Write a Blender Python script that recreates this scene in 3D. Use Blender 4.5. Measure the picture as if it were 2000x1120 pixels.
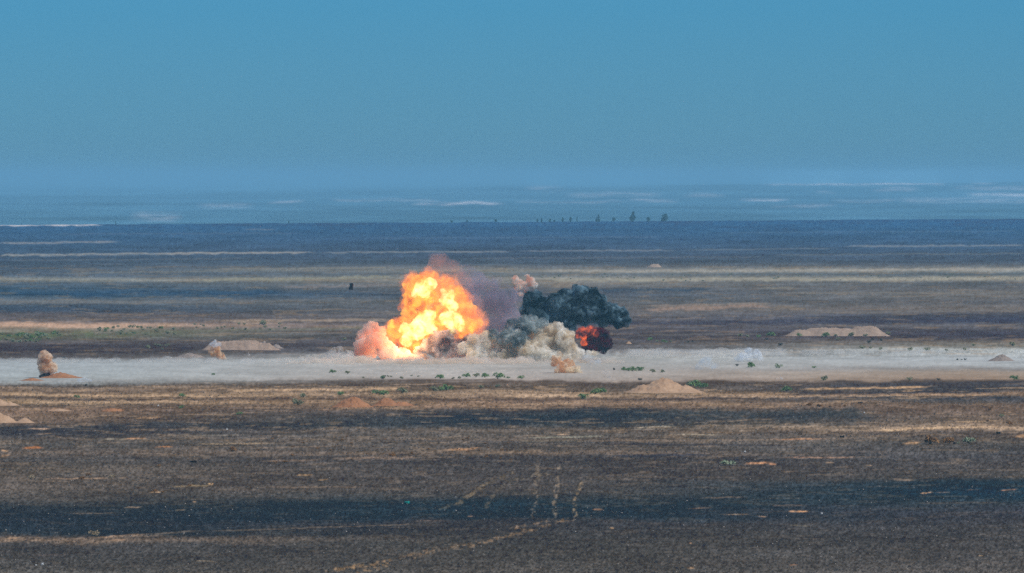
import bpy, bmesh, math, random
import numpy as np
from mathutils import Vector, noise as mnoise, Matrix

for o in list(bpy.data.objects):
    bpy.data.objects.remove(o)
scene = bpy.context.scene
COL = scene.collection
R = math.radians

# ------------------------------------------------------------------ camera
HC = 42.0            # height of the viewpoint above the plain (m)
F = 16667.0          # 300 mm lens expressed per 2000 units of frame width
YH = 345.0           # level line
cam = bpy.data.cameras.new("camera")
cam.lens = 300.0
cam.sensor_width = 36.0
cam.shift_y = -(560.0 - YH) / 2000.0
cam.clip_start = 1.0
cam.clip_end = 400000.0
cam_o = bpy.data.objects.new("camera", cam)
COL.objects.link(cam_o)
cam_o.location = (0, 0, HC)
cam_o.rotation_euler = (R(90), 0, 0)
scene.camera = cam_o

# ------------------------------------------------------------------ light
SUN_EL, SUN_AZ = R(52), R(128)      # azimuth clockwise from +Y (view direction)
SUN_W = 3.6
world = bpy.data.worlds.new("World")
scene.world = world
world.use_nodes = True
nt = world.node_tree
bg = nt.nodes["Background"]
sky = nt.nodes.new("ShaderNodeTexSky")
sky.sky_type = 'NISHITA'
sky.sun_disc = False
sky.sun_elevation = SUN_EL
sky.sun_rotation = SUN_AZ
sky.altitude = 700
sky.air_density = 1.0
sky.dust_density = 0.6
sky.ozone_density = 3.0
tint = nt.nodes.new("ShaderNodeMix"); tint.data_type = 'RGBA'; tint.blend_type = 'MULTIPLY'
tint.inputs["Factor"].default_value = 1.0
nt.links.new(sky.outputs[0], tint.inputs[6])
tc = nt.nodes.new("ShaderNodeTexCoord")
sx = nt.nodes.new("ShaderNodeSeparateXYZ")
nt.links.new(tc.outputs["Generated"], sx.inputs[0])
rp = nt.nodes.new("ShaderNodeValToRGB")
nt.links.new(sx.outputs[2], rp.inputs[0])
SKY_LOW = (0.19, 0.50, 0.92)
rp.color_ramp.elements[0].position = 0.0
rp.color_ramp.elements[0].color = (*SKY_LOW, 1)
e = rp.color_ramp.elements.new(0.021); e.color = (0.125, 0.467, 0.915, 1)
rp.color_ramp.elements[2].position = 0.35
rp.color_ramp.elements[2].color = (0.75, 0.92, 1.0, 1)
nt.links.new(rp.outputs[0], tint.inputs[7])
nt.links.new(tint.outputs[2], bg.inputs[0])
bg.inputs[1].default_value = 0.10

sun = bpy.data.lights.new("sun", 'SUN')
sun.energy = SUN_W
sun.angle = R(0.5)
sun.color = (1.0, 0.94, 0.86)
sun_o = bpy.data.objects.new("sun", sun)
COL.objects.link(sun_o)
sd = Vector((math.sin(SUN_AZ)*math.cos(SUN_EL), math.cos(SUN_AZ)*math.cos(SUN_EL), math.sin(SUN_EL)))
sun_o.rotation_euler = (-sd).to_track_quat('-Z', 'Y').to_euler()

vs = scene.view_settings
vs.view_transform = 'Standard'; vs.look = 'None'; vs.gamma = 1.0; vs.use_curve_mapping = False
vs.exposure = 0.0
cy = scene.cycles
cy.max_bounces = 12; cy.volume_bounces = 8; cy.transparent_max_bounces = 32
cy.diffuse_bounces = 3; cy.volume_step_rate = 1.0; cy.volume_max_steps = 256
cy.use_denoising = False; cy.sample_clamp_indirect = 1.5; cy.sample_clamp_direct = 12

HAZE_OBS = np.array([0.122, 0.297, 0.474])   # what saturated haze looks like
HAZE_D = 6.8e-5

# ------------------------------------------------------------------ helpers
def tag(o, label=None, cat=None, group=None, kind=None):
    if label: o["label"] = label
    if cat: o["category"] = cat
    if group: o["group"] = group
    if kind: o["kind"] = kind
    return o

def lin(c):
    c = np.asarray(c, float) / 255.0
    return np.where(c <= 0.04045, c / 12.92, ((c + 0.055) / 1.055) ** 2.4)

def at(px, py, D):
    """the point at distance D seen at frame position px, py (2000 x 1120)"""
    return Vector(((px - 1000) / F * D, D, HC - (py - YH) / F * D))

def dist(py):
    return HC * F / (py - YH)

def mesh_obj(name, me, mat=None, parent=None):
    o = bpy.data.objects.new(name, me)
    COL.objects.link(o)
    if mat: me.materials.append(mat)
    if parent: o.parent = parent
    return o

def np_mesh(name, verts, faces_flat, nper, smooth=False):
    me = bpy.data.meshes.new(name)
    n = len(verts); nf = len(faces_flat) // nper
    me.vertices.add(n); me.vertices.foreach_set("co", np.ascontiguousarray(verts, np.float32).ravel())
    me.loops.add(len(faces_flat)); me.loops.foreach_set("vertex_index", np.ascontiguousarray(faces_flat, np.int32))
    me.polygons.add(nf)
    me.polygons.foreach_set("loop_start", np.arange(0, nf * nper, nper, dtype=np.int32))
    me.polygons.foreach_set("loop_total", np.full(nf, nper, np.int32))
    if smooth: me.polygons.foreach_set("use_smooth", np.ones(nf, bool))
    me.update(calc_edges=True)
    return me

def hash2(ix, iy, seed):
    h = (ix.astype(np.int64) * 374761393 + iy.astype(np.int64) * 668265263 + seed * 1442695041) & 0x7fffffff
    h = ((h ^ (h >> 13)) * 1274126177) & 0x7fffffff
    h = (h ^ (h >> 16)) & 0xffffff
    return h / float(0xffffff)

def vnoise(x, y, seed=0):
    ix = np.floor(x); iy = np.floor(y)
    fx = x - ix; fy = y - iy
    fx = fx * fx * (3 - 2 * fx); fy = fy * fy * (3 - 2 * fy)
    ix = ix.astype(np.int64); iy = iy.astype(np.int64)
    a = hash2(ix, iy, seed); b = hash2(ix + 1, iy, seed)
    c = hash2(ix, iy + 1, seed); d = hash2(ix + 1, iy + 1, seed)
    return (a * (1 - fx) + b * fx) * (1 - fy) + (c * (1 - fx) + d * fx) * fy

def fbm(x, y, seed=0, octv=3):
    s = 0; a = 1; t = 0
    for k in range(octv):
        s = s + a * vnoise(x * 2 ** k + 17.3 * k, y * 2 ** k + 9.1 * k, seed + k * 7); t += a; a *= 0.55
    return s / t

# ------------------------------------------------------------------ ground
def edge_dist(u):
    """distance of the brink where the dark plain ends, by bearing u = x / y"""
    py = 434.5 - u * F / 1000 * 6.2
    py = py + 1.0 * (fbm(u * 900, u * 0, 5, 3) - 0.5) * 2
    return HC * F / (py - YH)

def gz(x, y):
    x = np.asarray(x, float); y = np.asarray(y, float)
    yy = np.maximum(y, 700.0)
    u = x / yy
    ed = edge_dist(np.clip(u, -0.3, 0.3))
    # low swells
    z = 0.16 * (fbm(x / 22, y / 60, 31, 3) - 0.5) * 2 * np.clip((y - 300) / 500, 0, 1)
    z = z + 0.35 * (fbm(x / 120, y / 260, 33, 2) - 0.5) * 2 * np.clip((yy - 2300) / 1500, 0, 1)
    fall = np.clip((yy - ed) / 1500.0, 0, 1)
    fall = fall * fall * (3 - 2 * fall)
    lowz = -20 + 6 * np.clip((yy - ed - 1500) / 2500, 0, 1)
    swell = 3.0 * (fbm(x / 1500, yy / 3500, 41, 2) - 0.45) * np.clip((yy - 14000) / 6000, 0, 1)
    ridge = 22 * np.clip((yy - 52000) / 16000, 0, 1) * (0.45 + 0.5 * fbm(x / 5200 + 3, yy * 0, 43, 3) + 0.25 * np.clip(u / 0.06, -1, 1))
    pc = np.interp(1000 + u * F, [-1500, 0, 600, 1000, 1500, 2000, 3500], [386, 384, 379, 368, 361, 355, 352]) + 5 * (fbm(u * 120, u * 0, 45, 3) - .5)
    crest = HC - (pc - YH) / F * 25000.0
    bump = np.clip(1 - np.abs(yy - 25000) / 5200.0, 0, 1); bump = bump * bump * (3 - 2 * bump)
    bump = np.where(yy > 25000, 1 - np.clip((yy - 25000) / 20000, 0, 1) * .5, bump) * (fall > .99)
    z = z * (1 - fall) + fall * lowz + swell * (1 - bump) + bump * (crest - lowz)
    return z

def gz1(x, y):
    return float(gz(np.array([x]), np.array([y]))[0])

LEFT = [(425,(68,108,144)),(445,(68,106,140)),(470,(70,101,130)),(500,(76,97,119)),(515,(78,96,114)),(540,(90,105,120)),(547,(140,144,140)),(553,(86,102,116)),(575,(56,84,108)),
 (585,(96,108,118)),(590,(112,118,122)),(598,(72,88,104)),(608,(68,82,98)),(615,(98,98,104)),(628,(104,101,104)),(633,(165,142,128)),(637,(190,160,138)),(643,(130,124,114)),(655,(106,110,100)),
 (668,(98,96,98)),(676,(76,76,84)),(686,(72,72,78)),(697,(92,90,92)),(703,(140,146,148)),(710,(162,170,173)),(735,(163,171,172)),(747,(150,154,153)),(752,(98,92,88)),(757,(152,132,114)),
 (764,(112,98,88)),(771,(162,138,114)),(778,(96,86,80)),(786,(166,140,112)),(792,(98,88,80)),(802,(126,106,92)),(815,(120,103,90)),(824,(106,93,84)),(832,(66,68,72)),(848,(68,69,73)),
 (858,(96,90,85)),(868,(84,82,80)),(885,(106,97,90)),(900,(84,82,81)),(915,(100,93,86)),(935,(97,91,86)),(955,(99,92,86)),(975,(86,83,80)),(990,(58,64,68)),(1015,(48,57,66)),(1042,(50,59,66)),
 (1048,(84,78,74)),(1054,(122,106,92)),(1062,(74,73,73)),(1085,(76,75,74)),(1135,(92,89,84))]
MID = [(425,(68,108,144)),(445,(68,106,140)),(470,(72,101,130)),(500,(78,97,118)),(514,(82,97,112)),(521,(104,112,120)),(528,(134,136,134)),(536,(100,110,118)),(545,(136,136,132)),(560,(112,115,118)),
 (575,(82,94,108)),(590,(98,103,108)),(610,(108,108,111)),(640,(92,92,99)),(665,(86,86,93)),(685,(98,97,100)),(697,(168,171,169)),(735,(178,172,166)),(741,(165,155,147)),(745,(100,91,86)),
 (752,(94,86,80)),(760,(110,98,88)),(771,(165,141,118)),(779,(104,90,82)),(787,(150,126,106)),(795,(120,103,90)),(801,(78,77,78)),(815,(55,63,70)),(830,(60,67,72)),(842,(110,101,93)),
 (850,(102,97,92)),(862,(118,107,97)),(869,(90,86,83)),(880,(94,88,83)),(886,(118,104,92)),(893,(78,76,76)),(930,(79,76,75)),(960,(79,76,74)),(975,(60,65,68)),(985,(43,57,66)),
 (1012,(44,57,66)),(1022,(66,67,70)),(1060,(73,72,70)),(1135,(92,88,83))]
RIGHT = [(420,(66,108,143)),(440,(66,106,141)),(470,(73,104,134)),(495,(78,99,122)),(512,(82,97,114)),(518,(95,104,114)),(527,(150,150,144)),(536,(92,104,114)),(545,(152,150,142)),(553,(92,100,108)),
 (566,(105,108,112)),(578,(113,113,113)),(590,(98,102,108)),(604,(114,110,108)),(617,(82,88,101)),(628,(70,77,93)),(638,(100,100,104)),(650,(76,78,90)),(660,(78,79,89)),(666,(108,104,102)),
 (673,(124,122,116)),(682,(168,172,168)),(700,(176,182,184)),(714,(170,174,174)),(721,(142,140,138)),(728,(160,146,133)),(740,(154,135,119)),(745,(88,83,82)),(752,(78,79,84)),(761,(74,76,80)),
 (766,(106,94,86)),(770,(135,115,98)),(776,(70,74,80)),(784,(88,84,82)),(790,(112,98,88)),(800,(116,101,91)),(815,(110,98,89)),(830,(130,114,100)),(837,(182,156,130)),(845,(94,86,81)),(858,(94,89,85)),
 (868,(86,84,82)),(890,(77,77,79)),(915,(84,81,80)),(935,(80,79,78)),(944,(50,65,75)),(965,(38,59,73)),(984,(58,67,73)),(1000,(64,66,72)),(1030,(72,72,73)),(1135,(92,88,84))]

# streaks of sand and stone that lie on the plain: x0, x1, y at x0, y at x1, half thickness, colour, strength
S = (205,172,138); T = (168,142,116); O = (192,132,92); G = (128,134,118); W = (182,178,168); B = (46,58,68)
STREAKS = [
 (-20,207,440.5,439.5,2.2,(196,194,200),1.0),(470,545,449,449,1.5,(108,128,150),.8),
 (-20,240,475,473,1.8,(128,138,150),1.0),(-20,620,499,493,2.2,(140,146,150),1.0),(300,620,495,494,1.8,(146,148,150),.9),(620,1010,494,491,1.8,(122,132,142),1.0),(1000,1330,491,489,1.6,(116,128,142),1.0),(1330,1640,489,485,1.4,(104,120,136),.9),(700,1300,466,463,1.5,(86,114,142),.8),(1400,2000,455,452,1.6,(84,116,146),.8),(100,600,458,456,1.5,(86,114,142),.8),(900,1500,505,502,1.5,(98,110,124),.8),(1500,2020,498,496,1.5,(104,116,126),.8),(0,500,508,505,1.5,(98,110,122),.8),
 (1640,2020,481,479,1.7,(120,134,148),1.0),(180,260,517,517,1.0,(104,116,128),.8),(100,780,535,523,1.5,(118,124,126),.9),(400,780,526,523,1.4,(130,132,130),.9),
 (380,780,548,541,2.6,(145,146,134),.9),(540,780,562,557,2.4,(128,126,128),.9),(1050,2020,530,526,2.6,(160,158,152),.8),(1050,2020,547,544,3.2,(160,158,146),.8),(1480,1560,563,563,2.2,(134,132,124),.8),
 (1500,2020,574,571,2.0,(128,126,122),.7),(1150,1400,568,566,3.0,(66,86,106),.8),(120,560,577,571,4.5,(58,86,112),.7),(-20,760,593,586,2.0,(114,118,122),.8),(1250,1515,604,597,4.5,(152,134,124),.9),
 (1240,1520,598,592,1.5,(136,128,122),.8),(1560,2020,612,606,2.5,(122,120,118),.7),(1000,2020,634,626,4.0,(68,74,92),.6),(-20,285,632,640,4.0,(196,165,144),.9),(430,780,628,624,2.5,(158,142,128),.9),
 (440,560,633,631,1.8,(172,152,136),.8),(300,780,648,640,2.0,(120,124,110),.6),(640,780,640,634,2.0,(140,130,120),.6),(1230,1500,655,652,1.5,(110,108,106),.7),(-20,380,683,678,5.0,(68,68,76),.6),(380,700,680,672,3.0,(74,74,82),.6),
 (40,300,745,744,1.5,(160,160,158),.7),(520,760,751,746,2.0,(84,78,76),.7),(740,1000,744,742,2.0,(90,80,76),.7),(755,880,752,750,1.2,(172,148,128),.8),(430,800,764,760,2.5,S,.8),(880,1180,762,768,1.6,T,.8),
 (980,1200,775,773,2.6,(206,176,146),.9),(1200,1960,777,771,1.8,(186,156,128),.8),(1180,1480,779,780,3.0,(80,74,74),.5),(-20,500,771,775,1.8,S,.6),(30,420,788,783,2.2,(190,162,134),.7),(600,900,800,794,2.0,(170,140,116),.6),
 (1000,1160,791,787,1.5,(176,150,124),.8),(1555,1830,761,754,2.2,(206,168,130),.95),(1750,1810,764,763,1.3,(198,160,124),.9),(1540,1960,769,765,3.2,(62,66,76),.8),(1600,2020,752,746,2.2,(64,68,78),.6),
 (1600,2020,771,768,1.3,(150,126,106),.7),(1800,2020,780,776,2.5,(64,68,76),.7),(1000,1700,812,806,8.0,(54,66,74),.6),(1500,1720,818,816,10.0,(58,68,76),.5),
 (200,245,802,802,2.4,O,.9),(90,140,801,801,2.0,(190,150,120),.8),(260,320,816,815,2.0,(176,142,110),.8),(50,104,838,838,1.6,(206,170,142),.95),(60,108,848,847,0.9,T,.8),
 (180,300,858,856,1.4,(160,150,132),.8),(240,290,857,855,1.3,(190,138,100),.8),(340,500,852,850,1.3,(140,130,116),.7),(300,340,872,872,1.3,(200,140,96),.95),(40,88,875,874,2.2,(182,120,80),.95),(0,18,880,880,1.6,(200,160,124),.9),
 (370,540,868,866,1.8,(168,146,118),.8),(0,24,890,890,2.0,(170,136,108),.9),(500,660,875,872,1.4,(150,130,112),.7),(500,640,902,898,2.0,(146,124,106),.75),(640,830,898,894,2.6,(150,128,110),.8),(860,945,880,876,2.2,(198,152,114),.9),
 (780,900,880,880,2.5,(130,114,98),.6),(700,1300,860,866,1.0,(80,84,92),.6),(1020,1190,855,852,1.3,(160,158,140),.85),(1080,1115,849,848,1.3,(196,164,134),.8),(1230,1330,835,832,1.4,(176,164,144),.85),
 (1310,1420,848,849,1.3,(178,162,138),.85),(1430,1480,842,841,1.4,(160,142,124),.8),(1220,1320,838,839,1.0,(140,132,120),.8),(1150,1700,862,856,1.6,(132,116,102),.75),(1000,1160,862,862,1.2,(120,112,96),.7),
 (1500,1720,835,833,1.4,(168,148,128),.8),(1700,1950,841,833,2.0,(216,182,146),.95),(1850,1960,824,822,1.2,(200,168,132),.7),(1500,1620,858,857,1.3,(188,140,106),.85),(1760,1800,867,866,2.2,(200,160,122),.8),(1980,2020,853,850,3.0,(180,142,108),.85),
 (1520,1680,894,894,1.3,(178,140,116),.9),(1450,1510,907,905,1.9,(216,158,118),1.0),(1500,1518,907,908,1.8,(204,150,114),.9),(1520,1560,922,921,1.0,T,.7),(1610,1630,905,905,1.3,T,.8),(1690,1705,909,909,1.2,T,.8),(1735,1790,937,938,1.8,(170,146,124),.8),
 (1180,1400,893,889,2.4,(58,64,78),.7),(1160,1560,868,870,1.4,(60,60,66),.7),(575,615,930,927,1.6,(176,142,106),.85),(620,645,938,937,1.2,(170,138,104),.8),(500,720,953,951,1.4,(130,112,96),.75),
 (330,420,952,949,1.8,(150,130,100),.8),(405,418,946,946,1.5,(214,170,122),.9),(290,320,963,963,1.2,(206,172,136),.9),(70,230,937,934,1.2,(172,142,116),.8),(230,250,934,933,.9,(170,140,110),.7),(240,280,992,991,1.3,(180,152,124),.85),
 (130,240,1004,1002,.9,(130,116,102),.8),(340,365,997,996,1.2,(150,132,112),.8),(375,384,981,981,1.2,(206,162,120),.8),(0,40,1058,1055,1.6,(160,138,118),.9),(10,40,1052,1050,1.5,(188,154,124),.8),(40,330,1056,1044,2.0,(138,120,104),.8),(180,300,1050,1042,1.8,(160,134,112),.8),(215,250,1054,1053,1.2,(178,144,116),.8),
 (280,400,1044,1036,1.4,(118,106,94),.8),(400,820,1038,1024,1.2,(122,108,94),.75),(375,430,1095,1097,1.3,(150,134,114),.8),(60,135,1085,1082,1.1,(120,106,100),.7),
 (1155,1180,995,995,1.4,(184,144,118),.95),(1360,1465,973,970,1.4,(128,112,98),.8),(1340,1395,994,992,1.2,(150,124,106),.85),(1405,1470,1007,1005,1.1,(160,136,112),.9),(1480,1500,1010,1011,1.2,(190,150,118),.8),(1535,1583,999,997,2.0,(224,168,124),1.0),(1500,1580,987,986,1.2,(140,118,104),.7),
 (1795,1825,964,962,1.6,(204,160,124),.95),(1825,1860,962,962,1.0,(150,130,118),.7),(1885,1915,957,957,.8,(140,120,110),.7),(1948,1990,958,957,1.2,(190,140,112),.9),(1780,1960,984,982,1.6,(110,100,92),.6),(1540,1590,1027,1029,1.1,(140,128,106),.8),
 (1190,1200,1033,1033,1.4,(200,160,116),.9),(1340,1358,1110,1110,1.6,(196,156,116),.9),(1540,1560,1104,1104,1.4,(180,134,104),.8),(1910,1922,1085,1085,1.2,(190,160,124),.8),(1345,1352,1062,1062,1.6,(180,140,106),.8),(912,925,1009,1009,1.2,(170,134,112),.7),(805,880,1017,1018,1.0,(120,102,92),.7),
]
# vehicle tracks: poly-lines of paler soil
TRACKS = [
 ([(640,1118),(690,1108),(730,1102),(760,1095)],3.2,(158,128,96),.8),([(700,1118),(745,1108),(758,1104)],3.0,(160,130,98),.7),
 ([(730,1102),(800,1084),(860,1070),(905,1064),(960,1055),(1040,1036),(1100,1018),(1125,1010)],2.4,(136,114,92),.65),
 ([(800,1092),(850,1076),(915,1068),(1000,1044),(1060,1028),(1120,1016)],2.2,(142,118,94),.5),
 ([(1125,1010),(1122,995),(1124,975),(1131,956),(1136,945)],3.0,(158,136,108),.8),
 ([(1084,1008),(1083,985),(1086,960),(1088,935),(1092,915)],4.2,(146,130,112),.85),([(1043,1010),(1044,985),(1048,945),(1050,908)],4.4,(132,118,102),.75),
 ([(895,985),(920,966),(945,948),(975,935),(1000,925)],3.4,(134,118,96),.7),([(950,990),(965,965),(985,945),(1040,930),(1090,925)],3.4,(124,112,96),.6),
 ([(1000,1034),(1060,1020),(1080,1014)],2.4,(168,138,110),.7),([(890,985),(880,990),(860,995)],2.5,(118,106,90),.5),
]

def ground_colour(PX, PY, D):
    wx = (fbm(PX / 170, PY / 26, 3, 3) - 0.5) * 2
    amp = np.interp(PY, [430, 520, 700, 760, 1120], [1.0, 1.6, 2.6, 4.5, 9])
    ysrc = PY + wx * amp + (vnoise(PX / 9, PY / 4, 8) - 0.5) * np.interp(PY, [430, 700, 1120], [0.8, 2.0, 4.0])
    ysrc = ysrc + (fbm(PX / 55, PY / 30, 9, 3) - 0.5) * 2 * np.interp(PY, [690, 725, 745, 800, 860], [1, 1.5, 3.5, 3.5, 0])
    t = np.clip(PX / 2000.0, 0, 1)
    def tab(L):
        ys = [a for a, _ in L]
        return np.stack([np.interp(ysrc, ys, [c[k] for _, c in L]) for k in range(3)], -1)
    cl, cm, cr = tab(LEFT), tab(MID), tab(RIGHT)
    a = np.clip(t / 0.5, 0, 1); b = np.clip((t - 0.5) / 0.5, 0, 1)
    a = a * a * (3 - 2 * a); b = b * b * (3 - 2 * b)
    c = cl * (1 - a)[..., None] + cm * a[..., None]
    c = c * (1 - b)[..., None] + cr * b[..., None]
    # long streaky mottling, and patches
    k1 = (fbm(PX / 110, PY / 4.0, 11, 3) - 0.5) * 2
    k2 = (fbm(PX / 34, PY / 3.0, 12, 3) - 0.5) * 2
    fade = np.interp(PY, [430, 520, 690, 705, 742, 752, 850, 930, 1120], [.25, .5, .9, .35, .4, .9, .8, .45, .35])
    k3 = (fbm(PX / 260, PY / 22, 13, 3) - 0.5) * 2
    c = c * (1 + 0.16 * k3 * np.interp(PY, [700, 850, 1000], [0.3, .7, 1]))[..., None]
    c = c * (1 + (0.20 * k1 + 0.16 * k2) * fade)[..., None]
    # sandy flecks on dark stone
    near = np.interp(PY, [519, 520, 640, 690, 700, 745, 755, 870, 1000, 1120], [0, .25, .35, .35, 0, 0, .7, .32, .16, .12])
    m = np.clip((fbm(PX / 55, PY / 3.2, 21, 3) - 0.62) / 0.08, 0, 1) * near
    sand = np.array(T, float) * np.interp(PY, [500, 750, 1100], [.9, 1.0, .82])[..., None]
    c = c * (1 - m)[..., None] + sand * m[..., None]
    m = np.clip((vnoise(PX / 6, PY / 2.6, 22) - 0.88) / 0.1, 0, 1) * near * 0.9
    c = c * (1 - m)[..., None] + sand * m[..., None]
    jag = (vnoise(PX / 14, PY / 9, 23) - 0.5) * 2
    rag = vnoise(PX / 7, PY / 1.7, 24)
    for (x0, x1, y0, y1, h, col, st) in STREAKS:
        sel = (PX > x0 - 30) & (PX < x1 + 30) & (PY > min(y0, y1) - 4 * h - 5) & (PY < max(y0, y1) + 4 * h + 5)
        if not sel.any(): continue
        X, Y = PX[sel], PY[sel]
        tt = (X - x0) / (x1 - x0)
        yc = y0 + (y1 - y0) * tt + jag[sel] * h * 0.7
        endf = np.clip(np.minimum(tt, 1 - tt) * (x1 - x0) / min(40, 0.3 * (x1 - x0)) , 0, 1)
        dens = np.clip(1.25 - np.abs(Y - yc) / (h * (0.45 + 0.75 * endf)), 0, 1) * np.clip(endf * 1.4, 0, 1)
        dens = dens * st * np.clip(0.5 + 1.0 * rag[sel], 0, 1)
        c[sel] = c[sel] * (1 - dens)[:, None] + np.array(col, float) * dens[:, None]
    for pts, h, col, st in TRACKS:
        for (xa, ya), (xb, yb) in zip(pts[:-1], pts[1:]):
            sel = (PX > min(xa, xb) - 12) & (PX < max(xa, xb) + 12) & (PY > min(ya, yb) - 12) & (PY < max(ya, yb) + 12)
            if not sel.any(): continue
            X, Y = PX[sel], PY[sel]
            dx, dy = xb - xa, yb - ya
            s_ = np.clip(((X - xa) * dx + (Y - ya) * dy) / (dx * dx + dy * dy), 0, 1)
            dd = np.hypot((X - xa - s_ * dx) , (Y - ya - s_ * dy)) + (rag[sel] - .5) * 3.0 + jag[sel] * 2
            dens = np.clip(1.6 - dd / h, 0, 1) * st * .9 * np.clip((fbm(X / 6, Y / 4, 25, 2) - .36) * 4, 0, 1)
            c[sel] = c[sel] * (1 - dens)[:, None] + np.array(col, float) * dens[:, None]
    # green growth on the far wadi floor
    gm = np.clip(1 - np.abs(PY - (656 - PX * 0.018)) / 11, 0, 1) * np.clip((430 - PX) / 260, 0, 1) * (fbm(PX / 22, PY / 6, 51, 2) > 0.45)
    c = c * (1 - 0.45 * gm)[..., None] + np.array((96, 118, 88.)) * (0.45 * gm)[..., None]
    # grain of stones
    g1 = vnoise(PX / 2.6, PY / 2.1, 61) - 0.5
    g2 = vnoise(PX / 5.0, PY / 3.2, 62) - 0.5
    gf = np.interp(PY, [440, 560, 690, 703, 742, 752, 850, 1120], [.10, .16, .22, .06, .08, .36, .5, .62])
    c = c * (1 + (g1 * 0.8 + g2 * 0.5) * gf)[..., None]
    L = lin(np.clip(c, 0, 255))
    Tm = np.exp(-HAZE_D * D)[..., None]
    alb = (L - HAZE_OBS * (1 - Tm)) / Tm / K_IRR
    return np.clip(alb - np.array([.016, .014, .013]), 0.004, 0.78)

K_IRR = np.array([1.01, 1.04, 1.09])

def build_ground():
    pys = np.arange(1140, 437, -1.45)
    pys = np.concatenate([[1400, 1300, 1220, 1170], pys])
    d_near = HC * F / (pys - YH)
    d_edge = np.arange(d_near[-1] + 60, 9300, 45)
    d_far = 56.0 * F / (np.arange(438, 352.5, -1.0) - YH)
    d_far = d_far[d_far > 9400]
    d_far = np.unique(np.concatenate([d_far, np.arange(19900, 25400, 90)]))
    Ds = np.concatenate([[-6000, -2500, -800, -200, 50, 200, 330, 440], d_near, d_edge, [9350], d_far, [160000, 200000]])
    us_f = np.arange(-1240, 1241, 1.8) / F
    us_o = np.array([.08, .1, .13, .18, .26, .4, .7, 1.2, 2.2, 4.5])
    us = np.concatenate([-us_o[::-1], us_f, us_o])
    U, DD = np.meshgrid(us, Ds)
    X = U * np.maximum(DD, 700.0); Y = DD
    Z = gz(X, Y)
    nr, nc = DD.shape
    Dc = np.maximum(DD, 700.0)
    PX = 1000 + U * F
    PY = YH + (HC - Z * (Dc > 9300)) / Dc * F
    PY = np.where(DD < 9300, YH + HC / Dc * F, PY)
    col = ground_colour(PX.ravel(), PY.ravel(), Dc.ravel()).reshape(nr, nc, 3)
    # the country beyond the brink
    far = DD > edge_dist(np.clip(U, -.3, .3)) + 100
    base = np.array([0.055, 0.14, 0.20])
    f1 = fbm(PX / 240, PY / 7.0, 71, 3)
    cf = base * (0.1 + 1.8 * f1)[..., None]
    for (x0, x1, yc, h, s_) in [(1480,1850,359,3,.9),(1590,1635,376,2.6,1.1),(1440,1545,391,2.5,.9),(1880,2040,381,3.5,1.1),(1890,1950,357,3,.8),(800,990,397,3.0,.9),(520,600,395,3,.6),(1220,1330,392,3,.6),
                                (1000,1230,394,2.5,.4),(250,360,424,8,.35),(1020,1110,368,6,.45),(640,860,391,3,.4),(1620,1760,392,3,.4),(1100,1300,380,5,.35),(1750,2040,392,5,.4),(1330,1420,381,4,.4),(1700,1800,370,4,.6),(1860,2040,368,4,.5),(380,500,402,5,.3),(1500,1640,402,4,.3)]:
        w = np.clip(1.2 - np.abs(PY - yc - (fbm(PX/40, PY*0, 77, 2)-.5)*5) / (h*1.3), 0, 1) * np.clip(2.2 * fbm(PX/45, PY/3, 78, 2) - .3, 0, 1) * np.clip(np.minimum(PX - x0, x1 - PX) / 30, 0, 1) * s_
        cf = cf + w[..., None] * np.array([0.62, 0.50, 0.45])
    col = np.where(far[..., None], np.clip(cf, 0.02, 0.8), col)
    idx = np.arange(nr * nc).reshape(nr, nc)
    f = np.stack([idx[:-1, :-1], idx[:-1, 1:], idx[1:, 1:], idx[1:, :-1]], -1).ravel()
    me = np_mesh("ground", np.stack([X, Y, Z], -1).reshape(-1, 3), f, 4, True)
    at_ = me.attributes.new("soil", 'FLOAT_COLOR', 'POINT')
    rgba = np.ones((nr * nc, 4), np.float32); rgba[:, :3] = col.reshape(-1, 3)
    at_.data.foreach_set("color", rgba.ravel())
    m = bpy.data.materials.new("desert_soil"); m.use_nodes = True
    n = m.node_tree; bs = n.nodes["Principled BSDF"]
    bs.inputs["Roughness"].default_value = 0.95
    bs.inputs["Specular IOR Level"].default_value = 0.12
    a = n.nodes.new("ShaderNodeAttribute"); a.attribute_name = "soil"
    geo = n.nodes.new("ShaderNodeNewGeometry")
    nz = n.nodes.new("ShaderNodeTexNoise"); nz.inputs["Scale"].default_value = 0.9; nz.inputs["Detail"].default_value = 4
    n.links.new(geo.outputs["Position"], nz.inputs["Vector"])
    mr = n.nodes.new("ShaderNodeMapRange"); mr.inputs[1].default_value = 0.3; mr.inputs[2].default_value = 0.7
    mr.inputs[3].default_value = 0.8; mr.inputs[4].default_value = 1.2
    n.links.new(nz.outputs[0], mr.inputs[0])
    mx = n.nodes.new("ShaderNodeVectorMath"); mx.operation = 'SCALE'
    n.links.new(a.outputs["Color"], mx.inputs[0]); n.links.new(mr.outputs[0], mx.inputs["Scale"])
    n.links.new(mx.outputs[0], bs.inputs["Base Color"])
    o = mesh_obj("ground", me, m)
    tag(o, kind="structure")
    return o

build_ground()

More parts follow.
